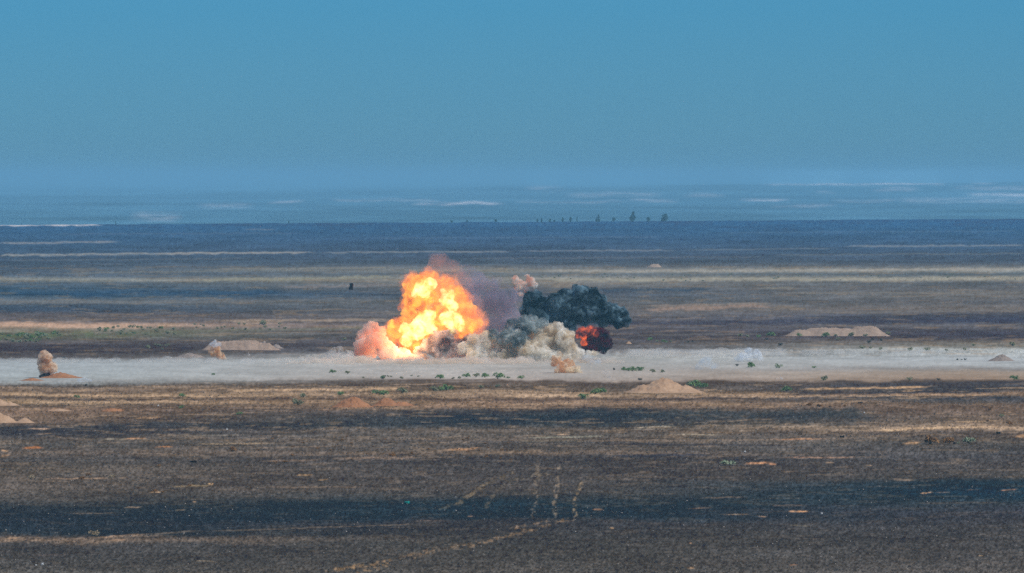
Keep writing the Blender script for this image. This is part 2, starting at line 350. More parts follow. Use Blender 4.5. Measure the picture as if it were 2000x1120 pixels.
# ------------------------------------------------------------------ loose stones
def build_stones():
    rng = np.random.default_rng(7)
    N = 52000
    py = rng.uniform(752, 1150, N) ** 1.0
    px = rng.uniform(-160, 2160, N)
    D = HC * F / (py - YH)
    x = (px - 1000) / F * D; y = D + rng.uniform(-2, 2, N)
    z = gz(x, y)
    s = 0.035 + 0.075 * rng.random(N) ** 2
    s = s * np.interp(py, [750, 1100], [1.45, 1.0])
    base = np.array([[1, 0, 0], [0, 1, 0], [-1, 0, 0], [0, -1, 0], [0, 0, 1], [0, 0, -1]], float)
    V = base[None] * (0.7 + 0.6 * rng.random((N, 6, 1)))
    V[:, :, 2] *= 0.75
    an = rng.uniform(0, 6.28, N); ca, sa = np.cos(an)[:, None], np.sin(an)[:, None]
    vx = V[:, :, 0] * ca - V[:, :, 1] * sa; vy = V[:, :, 0] * sa + V[:, :, 1] * ca
    V = np.stack([vx, vy, V[:, :, 2]], -1) * s[:, None, None]
    V[:, :, 0] += x[:, None]; V[:, :, 1] += y[:, None]; V[:, :, 2] += (z + s * 0.3)[:, None]
    tri = np.array([[0, 1, 4], [1, 2, 4], [2, 3, 4], [3, 0, 4], [1, 0, 5], [2, 1, 5], [3, 2, 5], [0, 3, 5]])
    Fc = (tri[None] + (np.arange(N) * 6)[:, None, None]).reshape(-1)
    me = np_mesh("gravel", V.reshape(-1, 3), Fc, 3)
    g = rng.random(N)
    col = np.where(g[:, None] < 0.72, np.array([.018, .02, .024]) * (0.5 + rng.random((N, 1))), np.array([.075, .065, .056]) * (0.5 + rng.random((N, 1))))
    col = np.where(g[:, None] > 0.968, np.array([.36, .31, .26]), col)
    a = me.attributes.new("soil", 'FLOAT_COLOR', 'POINT')
    c4 = np.ones((N * 6, 4), np.float32); c4[:, :3] = np.repeat(col, 6, 0)
    a.data.foreach_set("color", c4.ravel())
    m = bpy.data.materials.new("stone"); m.use_nodes = True
    n = m.node_tree; bs = n.nodes["Principled BSDF"]; bs.inputs["Roughness"].default_value = .85
    at_ = n.nodes.new("ShaderNodeAttribute"); at_.attribute_name = "soil"
    n.links.new(at_.outputs["Color"], bs.inputs["Base Color"])
    o = mesh_obj("gravel", me, m)
    tag(o, "small dark and pale stones strewn over the foreground plain", "gravel", kind="stuff")
build_stones()

# ------------------------------------------------------------------ materials
def soil_mat(name, c1, c2, scale=0.6, rough=.95):
    m = bpy.data.materials.new(name); m.use_nodes = True
    n = m.node_tree; bs = n.nodes["Principled BSDF"]
    bs.inputs["Roughness"].default_value = rough; bs.inputs["Specular IOR Level"].default_value = .1
    tcn = n.nodes.new("ShaderNodeTexCoord")
    nz = n.nodes.new("ShaderNodeTexNoise"); nz.inputs["Scale"].default_value = scale; nz.inputs["Detail"].default_value = 8; nz.inputs["Roughness"].default_value = .7
    n.links.new(tcn.outputs["Object"], nz.inputs["Vector"])
    cr = n.nodes.new("ShaderNodeValToRGB")
    cr.color_ramp.elements[0].position = .35; cr.color_ramp.elements[0].color = (*c1, 1)
    cr.color_ramp.elements[1].position = .65; cr.color_ramp.elements[1].color = (*c2, 1)
    n.links.new(nz.outputs[0], cr.inputs[0]); n.links.new(cr.outputs[0], bs.inputs["Base Color"])
    bp = n.nodes.new("ShaderNodeBump"); bp.inputs["Strength"].default_value = .6; bp.inputs["Distance"].default_value = .15
    n.links.new(nz.outputs[0], bp.inputs["Height"]); n.links.new(bp.outputs[0], bs.inputs["Normal"])
    return m

def plain_mat(name, c, rough=.7, metal=0):
    m = soil_mat(name, tuple(v * .6 for v in c), tuple(v * 1.3 for v in c), 3.0, rough)
    m.node_tree.nodes["Principled BSDF"].inputs["Metallic"].default_value = metal
    return m

# ------------------------------------------------------------------ earth mounds
MOUND_MATS = {
 'sand': soil_mat("sand_heap", (.34, .205, .12), (.50, .33, .205)),
 'rust': soil_mat("rust_earth", (.25, .11, .05), (.40, .19, .09)),
 'pale': soil_mat("pale_earth", (.27, .19, .14), (.40, .29, .215)),
 'grey': soil_mat("grey_earth", (.20, .16, .135), (.29, .235, .20)),
}
def mound(px, py, wpx, hpx, mat, label, lobes=None, seed=0, depth=.75, group=None):
    D = dist(py)
    mpp = D / F
    c = at(px, py, D)
    w = wpx * mpp; h = hpx * mpp
    # the far side of the heap adds to its seen height, so keep it modest
    nx, ny = 90, 46
    lobes = lobes or [(0.0, 1.0, 1.0)]
    xs = np.linspace(-.62, .62, nx); ys = np.linspace(-.62, .62, ny)
    XX, YY = np.meshgrid(xs, ys)
    Z = np.zeros_like(XX)
    for (off, hh, ww) in lobes:
        r = np.sqrt(((XX - off) / (ww * .5)) ** 2 + (YY / .5) ** 2)
        r = r * (0.86 + 0.3 * fbm(XX * 5 + seed, YY * 4 + seed, seed + 3, 2))
        rc = np.clip(r, 0, 1)
        prof = .45 * (1 - rc) + .55 * (.5 + .5 * np.cos(np.pi * rc))
        if mat == 'pale': prof = np.minimum(1, prof * 1.7)
        Z = np.maximum(Z, prof * hh)
    Z = Z * (0.8 + 0.4 * fbm(XX * 9 + seed, YY * 7, seed + 9, 3)) + (fbm(XX * 30, YY * 22, seed + 5, 2) - .5) * .26 * np.clip(Z * 3, 0, 1) * (Z > .02)
    Zw = Z * h - 0.03 - 0.25 * (Z <= 0.001)
    dpt = min(w * depth, 14)
    V = np.stack([XX * w, YY * dpt, Zw], -1).reshape(-1, 3)
    idx = np.arange(nx * ny).reshape(ny, nx)
    f = np.stack([idx[:-1, :-1], idx[:-1, 1:], idx[1:, 1:], idx[1:, :-1]], -1).reshape(-1, 4)
    keep = (Z.ravel()[f] > 0.001).any(1)
    me = np_mesh("dirt_mound", V, f[keep].ravel(), 4, True)
    bm = bmesh.new(); bm.from_mesh(me); bmesh.ops.delete(bm, geom=[v for v in bm.verts if not v.link_faces], context='VERTS')
    bm.to_mesh(me); bm.free()
    o = mesh_obj("dirt_mound", me, MOUND_MATS[mat])
    y = D + dpt * .45
    o.location = (c.x * y / D, y, gz1(c.x, D + dpt * .25))
    tag(o, label, "earth mound", group or "earth mounds on the desert plain")
    return o

mound(1295, 768, 168, 27, 'sand', "tall pale sand heap with a peaked top in front of the grey dust band", [(0, 1, .8), (-.22, .55, .5), (.25, .5, .5)], 1)
mound(690, 796, 92, 21, 'rust', "rust brown earth heap directly below the fireball, larger of two joined", [(0, 1, .95)], 2)
mound(766, 794, 92, 16, 'rust', "rust brown earth heap, lower right neighbour of the larger rust heap", [(-.12, 1, .65), (.2, .5, .6)], 3)
mound(2, 794, 86, 15, 'sand', "pale heap at the left frame edge, upper of the two heaps there", [(-.1, 1, .8), (.2, .4, .5)], 4)
mound(10, 827, 120, 19, 'sand', "orange tan heap at the left frame edge, lower and longer of two there", [(-.1, 1, .7), (.32, .45, .36)], 5)
mound(1632, 657, 205, 17, 'pale', "long flat-topped sandy berm with shrubs at its foot on the far right side", [(-.12, .85, .6), (.28, 1, .5), (-.32, .6, .36), (.1, .8, .6)], 6, .25)
mound(470, 684, 150, 18, 'pale', "long sandy berm behind the small orange dust burst", [(-.28, .9, .5), (.05, .95, .7), (.3, .7, .4), (-.1, .9, .6)], 7, .25)
mound(1956, 705, 60, 13, 'grey', "low rounded brown heap standing in the dust band near the right edge", None, 8)
mound(370, 699, 66, 9, 'grey', "low grey brown heap to the left of the orange dust burst", None, 9)
mound(528, 681, 60, 14, 'grey', "dull tan heap at the right end of the long berm", [(-.2, 1, .6), (.2, .6, .5)], 10)
mound(118, 739, 100, 10, 'rust', "flat spread of orange earth right of the brown dust column", [(0, 1, .9)], 11)
mound(62, 744, 56, 5, 'rust', "thin orange earth spread at the left foot of the brown dust column", None, 12)
mound(1279, 522, 34, 6, 'pale', "tiny distant pale heap far beyond the explosion", None, 13)
mound(220, 804, 46, 6, 'rust', "small flat orange heap on the tan strip at the left", None, 14)
mound(116, 804, 56, 5, 'sand', "small flat tan heap between the left edge and the flat orange heap", None, 15)
mound(1228, 672, 14, 5, 'sand', "very small bright sand heap right of the dark red fireball", None, 16)

# ------------------------------------------------------------------ smoke, dust and fire
def lumps(o_me, blobs_m, voxel, lobe, amp, fine, seed):
    bm = bmesh.new()
    for (c, rx, ry, rz) in blobs_m:
        mt = Matrix.Translation(c) @ Matrix.Diagonal((rx, ry, rz, 1))
        bmesh.ops.create_icosphere(bm, subdivisions=3, radius=1.0, matrix=mt)
    me = bpy.data.meshes.new("tmp"); bm.to_mesh(me); bm.free()
    o = bpy.data.objects.new("tmp", me); COL.objects.link(o)
    md = o.modifiers.new("r", 'REMESH'); md.mode = 'VOXEL'; md.voxel_size = voxel; md.use_smooth_shade = True
    dg = bpy.context.evaluated_depsgraph_get(); dg.update()
    ev = o.evaluated_get(dg)
    me2 = bpy.data.meshes.new_from_object(ev)
    bpy.data.objects.remove(o); bpy.data.meshes.remove(me)
    n = len(me2.vertices)
    co = np.empty(n * 3, np.float32); me2.vertices.foreach_get("co", co); co = co.reshape(-1, 3)
    no = np.empty(n * 3, np.float32); me2.vertices.foreach_get("normal", no); no = no.reshape(-1, 3)
    d = np.empty(n)
    sh = Vector((seed * 13.7, seed * 5.1, seed * 3.3))
    for i in range(n):
        p = Vector(co[i])
        q = p / lobe + sh
        q2 = p / (lobe * .42) + sh
        f1 = mnoise.voronoi(q)[0][0]
        f2 = mnoise.voronoi(q2)[0][0]
        d[i] = (0.45 - f1) * amp + (0.45 - f2) * amp * .42 + mnoise.fractal(p / (lobe * .35) + sh, 0.7, 2.1, 3) * fine
    co = co + no * d[:, None]
    me2.vertices.foreach_set("co", co.astype(np.float32).ravel())
    me2.polygons.foreach_set("use_smooth", np.ones(len(me2.polygons), bool))
    me2.update()
    return me2

def smoke_mat(name, c1, c2, density, surf=.25, scale=.35, aniso=0.2, lo=.38, hi=.62, emis=None, holes=.44, rag=1.0):
    """volume of smoke, torn by noise, plus a ragged veil at its skin"""
    m = bpy.data.materials.new(name); m.use_nodes = True
    n = m.node_tree; n.nodes.remove(n.nodes["Principled BSDF"])
    out = n.nodes["Material Output"]
    tcn = n.nodes.new("ShaderNodeTexCoord")
    def nz_(sc, det=3, dist_=0.0):
        z = n.nodes.new("ShaderNodeTexNoise"); z.inputs["Scale"].default_value = sc; z.inputs["Detail"].default_value = det
        z.inputs["Roughness"].default_value = .6; z.inputs["Distortion"].default_value = dist_
        n.links.new(tcn.outputs["Object"], z.inputs["Vector"]); return z
    def mr_(src, a, b, c, d):
        q = n.nodes.new("ShaderNodeMapRange"); q.interpolation_type = 'SMOOTHSTEP'
        for k, v in zip((1, 2, 3, 4), (a, b, c, d)): q.inputs[k].default_value = v
        n.links.new(src.outputs[0], q.inputs[0]); return q
    nz = nz_(scale)
    cr = n.nodes.new("ShaderNodeValToRGB")
    cr.color_ramp.elements[0].position = lo; cr.color_ramp.elements[0].color = (*c1, 1)
    cr.color_ramp.elements[1].position = hi; cr.color_ramp.elements[1].color = (*c2, 1)
    n.links.new(nz.outputs[0], cr.inputs[0])
    vol = n.nodes.new("ShaderNodeVolumePrincipled")
    vol.inputs["Anisotropy"].default_value = aniso
    n.links.new(cr.outputs[0], vol.inputs["Color"])
    dn = mr_(nz_(scale * 2.2 * rag, 4, .4), holes - .06, holes + .16, density * .06, density * 1.7)
    n.links.new(dn.outputs[0], vol.inputs["Density"])
    if emis:
        ec, es, elo, ehi = emis
        q = mr_(nz_(scale * 1.3, 4), elo, ehi, 0, es)
        n.links.new(q.outputs[0], vol.inputs["Emission Strength"])
        vol.inputs["Emission Color"].default_value = (*ec, 1)
    n.links.new(vol.outputs[0], out.inputs["Volume"])
    tr = n.nodes.new("ShaderNodeBsdfTransparent"); df = n.nodes.new("ShaderNodeBsdfDiffuse")
    n.links.new(cr.outputs[0], df.inputs[0])
    mix = n.nodes.new("ShaderNodeMixShader")
    q = mr_(nz_(scale * 3.0, 4), .44, .62, surf * .05, surf)
    n.links.new(q.outputs[0], mix.inputs[0])
    n.links.new(tr.outputs[0], mix.inputs[1]); n.links.new(df.outputs[0], mix.inputs[2])
    n.links.new(mix.outputs[0], out.inputs["Surface"])
    m.cycles.volume_step_rate = .35
    return m

def fire_mat(name, density, strength, c_lo, c_hi, scale=.3, lo=.38, hi=.62, base=.15, surf=.1, scat=(.5, .3, .2)):
    m = bpy.data.materials.new(name); m.use_nodes = True
    n = m.node_tree; n.nodes.remove(n.nodes["Principled BSDF"])
    out = n.nodes["Material Output"]
    tcn = n.nodes.new("ShaderNodeTexCoord")
    nz = n.nodes.new("ShaderNodeTexNoise"); nz.inputs["Scale"].default_value = scale; nz.inputs["Detail"].default_value = 5; nz.inputs["Roughness"].default_value = .6
    nz.inputs["Distortion"].default_value = .6
    n.links.new(tcn.outputs["Object"], nz.inputs["Vector"])
    cr = n.nodes.new("ShaderNodeValToRGB")
    cr.color_ramp.elements[0].position = lo; cr.color_ramp.elements[0].color = (*c_lo, 1)
    cr.color_ramp.elements[1].position = hi; cr.color_ramp.elements[1].color = (*c_hi, 1)
    n.links.new(nz.outputs[0], cr.inputs[0])
    mr = n.nodes.new("ShaderNodeMapRange"); mr.inputs[1].default_value = lo; mr.inputs[2].default_value = hi
    mr.inputs[3].default_value = strength * base; mr.inputs[4].default_value = strength
    n.links.new(nz.outputs[0], mr.inputs[0])
    vol = n.nodes.new("ShaderNodeVolumePrincipled")
    vol.inputs["Density"].default_value = density; vol.inputs["Color"].default_value = (*scat, 1)
    n.links.new(cr.outputs[0], vol.inputs["Emission Color"]); n.links.new(mr.outputs[0], vol.inputs["Emission Strength"])
    n.links.new(vol.outputs[0], out.inputs["Volume"])
    tr = n.nodes.new("ShaderNodeBsdfTransparent"); em = n.nodes.new("ShaderNodeEmission")
    n.links.new(cr.outputs[0], em.inputs[0]); em.inputs[1].default_value = .8
    mix = n.nodes.new("ShaderNodeMixShader"); mix.inputs[0].default_value = surf
    n.links.new(tr.outputs[0], mix.inputs[1]); n.links.new(em.outputs[0], mix.inputs[2])
    n.links.new(mix.outputs[0], out.inputs["Surface"])
    m.cycles.volume_step_rate = .35
    return m

def cloud(name, D, blobs, mat, voxel=.4, lobe=2.0, amp=1.0, fine=.25, seed=1, flat=.8, parent=None, origin=None, jit=2.0):
    """blobs: (px, py, r px [, depth offset m [, stretch x]])"""
    rng = random.Random(seed)
    mpp = D / F
    org = origin if origin is not None else at(sum(b[0] for b in blobs) / len(blobs), YH + HC / D * F, D)
    bl = []
    for b in blobs:
        dy = b[3] if len(b) > 3 else rng.uniform(-jit, jit)
        sxx = b[4] if len(b) > 4 else 1.0
        p = at(b[0], b[1], D); p.y += dy
        r = b[2] * mpp
        bl.append((p - org, r * sxx, r * flat, r))
    me = lumps(None, bl, voxel, lobe, amp, fine, seed)
    o = mesh_obj(name, me, mat, parent)
    if parent is None: o.location = org
    return o, org

def thing(name, loc, label, cat, group=None):
    o = bpy.data.objects.new(name, None); COL.objects.link(o); o.location = loc
    return tag(o, label, cat, group)

M = {}
M['fire'] = fire_mat("flame", .36, 1.0, (1.0, .19, .010), (1.0, .47, .04), .42, .42, .62, .12, surf=.04, scat=(.30, .15, .10))
M['hot'] = fire_mat("hot_flame", .30, 1.15, (1.0, .50, .05), (1.0, .84, .36), .6, .38, .58, .25, surf=.02, scat=(.3, .2, .1))
M['red'] = fire_mat("dark_flame", .9, 1.15, (.22, .008, .01), (1.0, .15, .025), .75, .46, .58, .02, surf=.05, scat=(.12, .05, .06))
M['redblack'] = smoke_mat("burnt_smoke", (.008, .003, .012), (.16, .012, .03), 1.6, .30, .5, holes=.36, emis=((.5, .01, .035), .22, .48, .62))
M['black'] = smoke_mat("black_smoke", (.003, .020, .034), (.27, .42, .50), 1.8, .30, .30, lo=.42, hi=.62, holes=.36)
M['teal'] = smoke_mat("grey_smoke", (.10, .16, .18), (.66, .72, .70), 1.1, .3, .3)
M['beige'] = smoke_mat("beige_dust", (.88, .76, .57), (.99, .97, .92), 1.2, .30, .25, holes=.40)
M['char'] = smoke_mat("charcoal_dust", (.16, .12, .11), (.90, .81, .76), 1.0, .22, .32, lo=.40, hi=.58)
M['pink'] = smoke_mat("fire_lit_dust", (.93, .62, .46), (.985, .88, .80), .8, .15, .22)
M['pale'] = smoke_mat("pale_dust", (.88, .80, .70), (.96, .93, .88), .5, .12, .3)
M['brown'] = smoke_mat("brown_dust", (.88, .54, .25), (.995, .92, .76), 1.8, .30, .5, holes=.40)
M['tan'] = smoke_mat("tan_dust", (.84, .58, .36), (.995, .92, .78), 1.6, .30, .35, holes=.38)
M['column_shadow'] = smoke_mat("near_black", (.006, .005, .012), (.03, .02, .03), 3.0, .8, .8, holes=.3)  # near-black smoke standing in for the shadow under the dust column
M['white'] = smoke_mat("white_smoke", (.86, .90, .94), (.97, .98, .98), .9, .18, .5)
M['blue'] = smoke_mat("blue_smoke", (.70, .82, .93), (.86, .93, .97), .3, .08, .4)
M['veil'] = smoke_mat("violet_smoke", (.42, .35, .42), (.66, .61, .70), .28, .03, .12)
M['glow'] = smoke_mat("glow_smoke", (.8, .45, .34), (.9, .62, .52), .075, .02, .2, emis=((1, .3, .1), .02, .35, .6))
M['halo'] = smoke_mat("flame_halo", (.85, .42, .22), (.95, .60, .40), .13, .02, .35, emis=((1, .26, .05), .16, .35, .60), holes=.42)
M['fold'] = smoke_mat("fire_lit_soot", (.45, .25, .20), (.85, .62, .55), .28, .04, .4)
M['puff'] = smoke_mat("peach_puff", (.97, .60, .42), (.92, .92, .87), 1.6, .22, .35)
M['band'] = smoke_mat("dust_bank", (.93, .88, .80), (.97, .94, .88), .12, .04, .07)
M['skirt'] = smoke_mat("dust_skirt", (.86, .75, .62), (.95, .88, .79), .42, .06, .16, holes=.42)

EXP = "smoke and fire of the central explosion"
D0 = 1955.0
# big fireball
fb = thing("fireball", at(850, YH + HC / D0 * F, D0), "towering yellow and orange fireball rising left of the smoke", "fireball", EXP)
ORG = fb.location.copy()
cloud("flame", D0, [(812,560,26),(838,548,22),(850,572,26),(800,588,17),(822,585,22),(872,558,20),(890,590,27),(902,622,30),(926,630,18),(868,612,28),(835,630,28),(812,650,30),(790,645,24),(774,642,20),(762,662,18),(800,672,22),(842,602,24),(880,637,26),(908,645,20),(915,605,16),(800,606,16),(812,612,20),(785,628,14),(895,572,16)],
      M['fire'], .4, 2.0, 1.1, .5, 21, .8, fb, ORG)
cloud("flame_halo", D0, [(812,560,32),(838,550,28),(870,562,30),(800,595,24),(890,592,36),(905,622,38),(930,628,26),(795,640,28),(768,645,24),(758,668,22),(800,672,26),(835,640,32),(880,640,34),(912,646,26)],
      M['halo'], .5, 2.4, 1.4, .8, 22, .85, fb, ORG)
for k, bl in enumerate([[(822,562,15),(840,556,15),(812,572,10),(830,572,12)], [(838,618,16),(826,632,20),(815,645,20),(800,652,16),(840,640,16),(788,640,10),(795,665,14)], [(762,672,9),(757,668,6)],
                        [(885,628,20),(870,622,16),(898,636,12),(882,645,10)], [(872,588,14),(880,575,11),(866,570,8),(884,600,12)]]):
    cloud("hot_core", D0 - 4.0, bl, M['hot'], .35, 1.8, .9, .3, 30 + k, .8, fb, ORG, 1.0)
cloud("flame_tail", D0 - 2, [(800,690,12),(790,678,12),(812,676,10),(780,690,10)], M['fire'], .4, 2, .8, .3, 40, .8, fb, ORG)
cloud("soot_fold", D0 - 6.5, [(848,590,10),(860,600,9),(838,600,7),(868,582,6),(852,578,6)], M['fold'], .35, 1.4, .8, .3, 41, .8, fb, ORG, .6)
lp = bpy.data.lights.new("fire_light", 'POINT'); lp.energy = 13000; lp.color = (1, .58, .30); lp.shadow_soft_size = 5
lo_ = bpy.data.objects.new("fire_light", lp); COL.objects.link(lo_); lo_.parent = fb; lo_.location = at(795, 668, D0 - 6) - ORG

def cl(name, label, cat, D, blobs, mat, group=None, **kw):
    o, _ = cloud(name, D, blobs, M[mat], **kw)
    tag(o, label, cat, group)
    return o

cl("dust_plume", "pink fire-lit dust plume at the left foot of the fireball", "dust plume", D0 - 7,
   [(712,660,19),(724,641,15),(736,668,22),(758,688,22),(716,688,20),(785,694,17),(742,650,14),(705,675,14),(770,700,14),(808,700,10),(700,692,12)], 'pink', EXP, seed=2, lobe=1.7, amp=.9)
cl("dust_plume", "low cream dust plume trailing left of the pink plume", "dust plume", D0 - 9,
   [(655,693,14),(642,698,12),(662,683,9),(628,701,11),(682,697,12),(672,692,10),(614,702,10),(600,703,10),(587,703,9)], 'pale', EXP, jit=.6, seed=3, lobe=1.5, amp=.6)
cl("smoke_cloud", "charcoal and brown smoke rolling under the right side of the fireball", "smoke cloud", D0 - 6,
   [(818,690,13),(838,676,18),(868,662,18),(893,678,19),(858,692,15),(850,656,12),(885,652,11),(912,692,13),(832,697,9),(880,695,14),(905,678,15),(915,664,12),(820,700,10),(930,684,12),(900,698,12)], 'char', EXP, seed=4, lobe=1.6, amp=.9)
cl("dust_cloud", "billowing beige dust cloud in the middle between both fireballs", "dust cloud", D0 - 10,
   [(932,688,18),(950,665,20),(926,662,14),(975,680,21),(1000,690,19),(1000,668,16),(1030,682,22),(1060,668,22),(1046,652,16),(1085,648,21),(1076,672,26),(1104,662,20),(1115,688,20),(1092,636,11),(1132,694,12),(965,697,14),(1065,692,16),(1150,694,9),(1160,690,7),(1070,640,12),(905,680,14),(920,695,13),(948,697,15),(985,697,15),(1020,697,14),(1050,697,15),(1085,697,15),(990,655,13),(1115,700,13),(1012,650,11)], 'beige', EXP, seed=5, lobe=1.8, amp=1.1)
cl("smoke_cloud", "grey teal smoke billow wedged between beige dust and black smoke", "smoke cloud", D0 - 11,
   [(1000,648,20),(1026,640,17),(984,662,14),(1046,640,14),(1012,662,18),(1000,632,12),(1060,632,12),(962,652,13),(1022,628,14),(1040,626,12),(1026,660,10)], 'teal', EXP, seed=6, lobe=1.7, amp=1.0)
cl("smoke_cloud", "black teal smoke cloud drifting right above the dark red fireball", "smoke cloud", D0 + 2,
   [(1040,590,22),(1032,606,18),(1060,605,25),(1085,590,20),(1080,615,22),(1110,592,24),(1136,578,21),(1124,563,8),(1156,580,18),(1130,606,27),(1160,606,24),(1186,612,18),(1175,625,16),(1214,614,15),(1224,628,11),(1208,632,13),(1160,570,10),(1190,600,10),(1095,628,14),(1140,622,17),(1050,578,12),(1055,622,18),(1030,625,14),(1115,634,14),(1195,622,14),(1172,590,16),(1105,575,14),(1200,606,14)], 'black', EXP, seed=7, lobe=1.9, amp=1.15, fine=.3)
rf = thing("fireball", at(1160, YH + HC / (D0 - 4) * F, D0 - 4), "small dark red and black fireball below the black smoke cloud", "fireball", EXP)
cloud("burnt_smoke", D0 - 4, [(1165,665,22),(1180,673,16),(1174,654,16),(1150,676,14),(1188,668,11),(1164,682,10),(1178,684,8)], M['redblack'], .4, 2.0, .9, .25, 8, .8, rf, rf.location.copy())
cloud("flame", D0 - 5.5, [(1138,650,13),(1154,648,13),(1130,654,8),(1144,662,12),(1165,655,8),(1140,670,7)], M['red'], .35, 1.7, .8, .3, 9, .8, rf, rf.location.copy(), 1.0)
cl("smoke_puff", "peach and white smoke puff above the left end of the black smoke", "smoke puff", D0 + 3,
   [(1006,546,9),(1015,556,11),(1036,550,10),(1046,556,8),(1028,566,9),(1010,564,7),(1028,539,4),(1032,576,7),(1018,575,6)], 'puff', EXP, seed=10, lobe=1.6, amp=.7, voxel=.3)
cl("smoke_veil", "thin violet smoke veil hanging between the fireball and the black smoke", "smoke veil", D0 + 12,
   [(945,590,36),(970,562,28),(985,600,36),(962,622,34),(930,556,26),(1000,585,28),(985,640,26),(940,645,28),(912,536,22),(1010,620,24)], 'veil', EXP, seed=11, lobe=4.5, amp=1.6, voxel=.7)
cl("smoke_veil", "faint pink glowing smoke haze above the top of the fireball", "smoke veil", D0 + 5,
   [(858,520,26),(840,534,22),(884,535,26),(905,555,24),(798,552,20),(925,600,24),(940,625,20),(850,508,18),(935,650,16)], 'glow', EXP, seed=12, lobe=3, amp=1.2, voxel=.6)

# smaller bursts in front and to the sides
BURST = "separate dust bursts kicked up around the explosion"
D1 = dist(729)
cl("dust_burst", "orange brown dust burst on the ground in front of the beige cloud", "dust burst", D1,
   [(1086,700,10),(1082,711,8),(1095,722,9),(1110,713,13),(1125,722,9),(1115,725,10),(1099,714,9),(1094,692,6),(1104,724,8),(1088,723,7),(1134,726,5)], 'brown', BURST, seed=13, lobe=1.3, amp=.75, voxel=.22, fine=.15)
cl("dust_burst", "tiny cream dust burst between the brown burst and the tall sand heap", "dust burst", dist(743),
   [(1187,734,6.5),(1184,727,5.5),(1192,739,5.5),(1198,741,4),(1183,723,3.5)], 'pale', BURST, jit=.3, seed=14, lobe=.8, amp=.3, voxel=.18, fine=.1)
bb = thing("dust_burst", at(90, 738, dist(738)), "standing brown dust column with black shadow blobs near the left edge", "dust burst", BURST)
cloud("dust_column", dist(738), [(86,697,13),(92,700,12),(85,708,14),(88,717,14),(98,717,13),(105,719,10),(96,727,9),(84,726,9)], M['tan'], .22, .9, .38, .15, 15, .8, bb, bb.location.copy(), 1.0)
cloud("shadow_blobs", dist(738) - 1.2, [(80,735,3.5,0,1.6),(88,733,4.5,0,1.4),(95,731,3,0,1.4)], M['column_shadow'], .2, 1, .3, .12, 16, .8, bb, bb.location.copy())  # shadow at the column's foot, modelled as black smoke blobs
b2 = thing("dust_burst", at(424, 702, dist(702)), "orange dust burst with a white cap in front of the long berm", "dust burst", BURST)
cloud("dust_column", dist(702), [(420,691,9),(430,695,9),(416,683,8),(425,684,8),(437,698,5),(410,688,5)], M['brown'], .22, 1.1, .5, .12, 17, .8, b2, b2.location.copy(), .6)
cloud("white_cap", dist(702), [(419,669,5),(412,674,5),(428,673,5),(420,677,6)], M['white'], .22, 1.1, .5, .12, 18, .8, b2, b2.location.copy(), .6)
cl("smoke_wisp", "faint upright white wisp right of the orange dust burst", "smoke wisp", dist(700), [(486,694,3),(484,689,2.6),(481,685,2)], 'pale', BURST, seed=19, lobe=.8, amp=.4, voxel=.18, fine=.1)
cl("smoke_puff", "low white puff on the ground right of the brown dust column", "smoke puff", dist(747), [(156,743,5,0,1.4),(165,741,5,0,1.3),(174,743,4,0,1.5),(182,742,3)], 'white', BURST, seed=20, lobe=.9, amp=.4, voxel=.2, fine=.1)
cl("smoke_puff", "white two-lobed smoke puff lying on the dust band to the right", "smoke puff", dist(707), [(1462,685,8),(1450,697,9,0,1.3),(1478,692,11),(1486,699,7),(1442,701,6,0,1.4),(1464,699,9)], 'white', BURST, seed=22, lobe=1.2, amp=.6, voxel=.25, fine=.15)
cl("smoke_puff", "pale blue smoke puff low in the dust band, left of the two-lobed puff", "smoke puff", dist(722), [(1378,708,12,0,1.2),(1392,716,8,0,1.6),(1365,717,7,0,1.4),(1386,700,6)], 'blue', BURST, seed=23, lobe=1.5, amp=.6, voxel=.3, fine=.15)
cl("smoke_puff", "small grey white puff on dark ground below the dust band", "smoke puff", dist(742), [(1519,740,2.5,0,1.6),(1526,739,3.4,0,1.3),(1531,741,2)], 'white', BURST, seed=24, lobe=.8, amp=.3, voxel=.15, fine=.08)
cl("smoke_puff", "pale blue smoke patch right beside the foot of the beige cloud", "smoke puff", dist(712), [(1150,702,9,0,1.5),(1165,706,7,0,1.6),(1140,698,6)], 'blue', BURST, seed=25, lobe=1.2, amp=.5, voxel=.28, fine=.12)

# the low dust bank
rng = random.Random(4)
bl = []
x = -60
while x < 700:
    bl.append((x, 706 - rng.uniform(0, 2), rng.uniform(5, 7.5), rng.uniform(-6, 6), 3.0)); x += rng.uniform(9, 14)
cl("dust_bank", "long low grey dust bank stretching from the fireball to the left edge", "dust bank", 1930, bl, 'band', "low dust banks", seed=26, lobe=4, amp=.5, voxel=.5, flat=1.8, fine=.4)
bl = []
x = 1190
while x < 2080:
    top = 690 - (x - 1190) * .006
    bl.append((x, top + rng.uniform(-1, 2), (rng.uniform(7, 10) if x < 1520 else rng.uniform(4.5, 6)), rng.uniform(-5, 5), 3.0)); x += rng.uniform(9, 14)
cl("dust_bank", "long low grey dust bank stretching from the beige cloud to the right edge", "dust bank", 1985, bl, 'band', "low dust banks", seed=27, lobe=4, amp=.5, voxel=.5, flat=1.8, fine=.4)
bl = []
x = 560
while x < 1215:
    e_ = min(1, (x - 550) / 120, (1225 - x) / 60)
    bl.append((x, 709 - rng.uniform(0, 5) * e_, rng.uniform(5, 11) * (.5 + .5 * e_), rng.uniform(-16, 4), 1.9)); x += rng.uniform(5, 10)
cl("dust_bank", "low cream dust skirt along the foot of the fireball and beige cloud", "dust bank", 1925, bl, 'skirt', "low dust banks", seed=28, lobe=2, amp=.6, voxel=.4, flat=1.4, fine=.3)

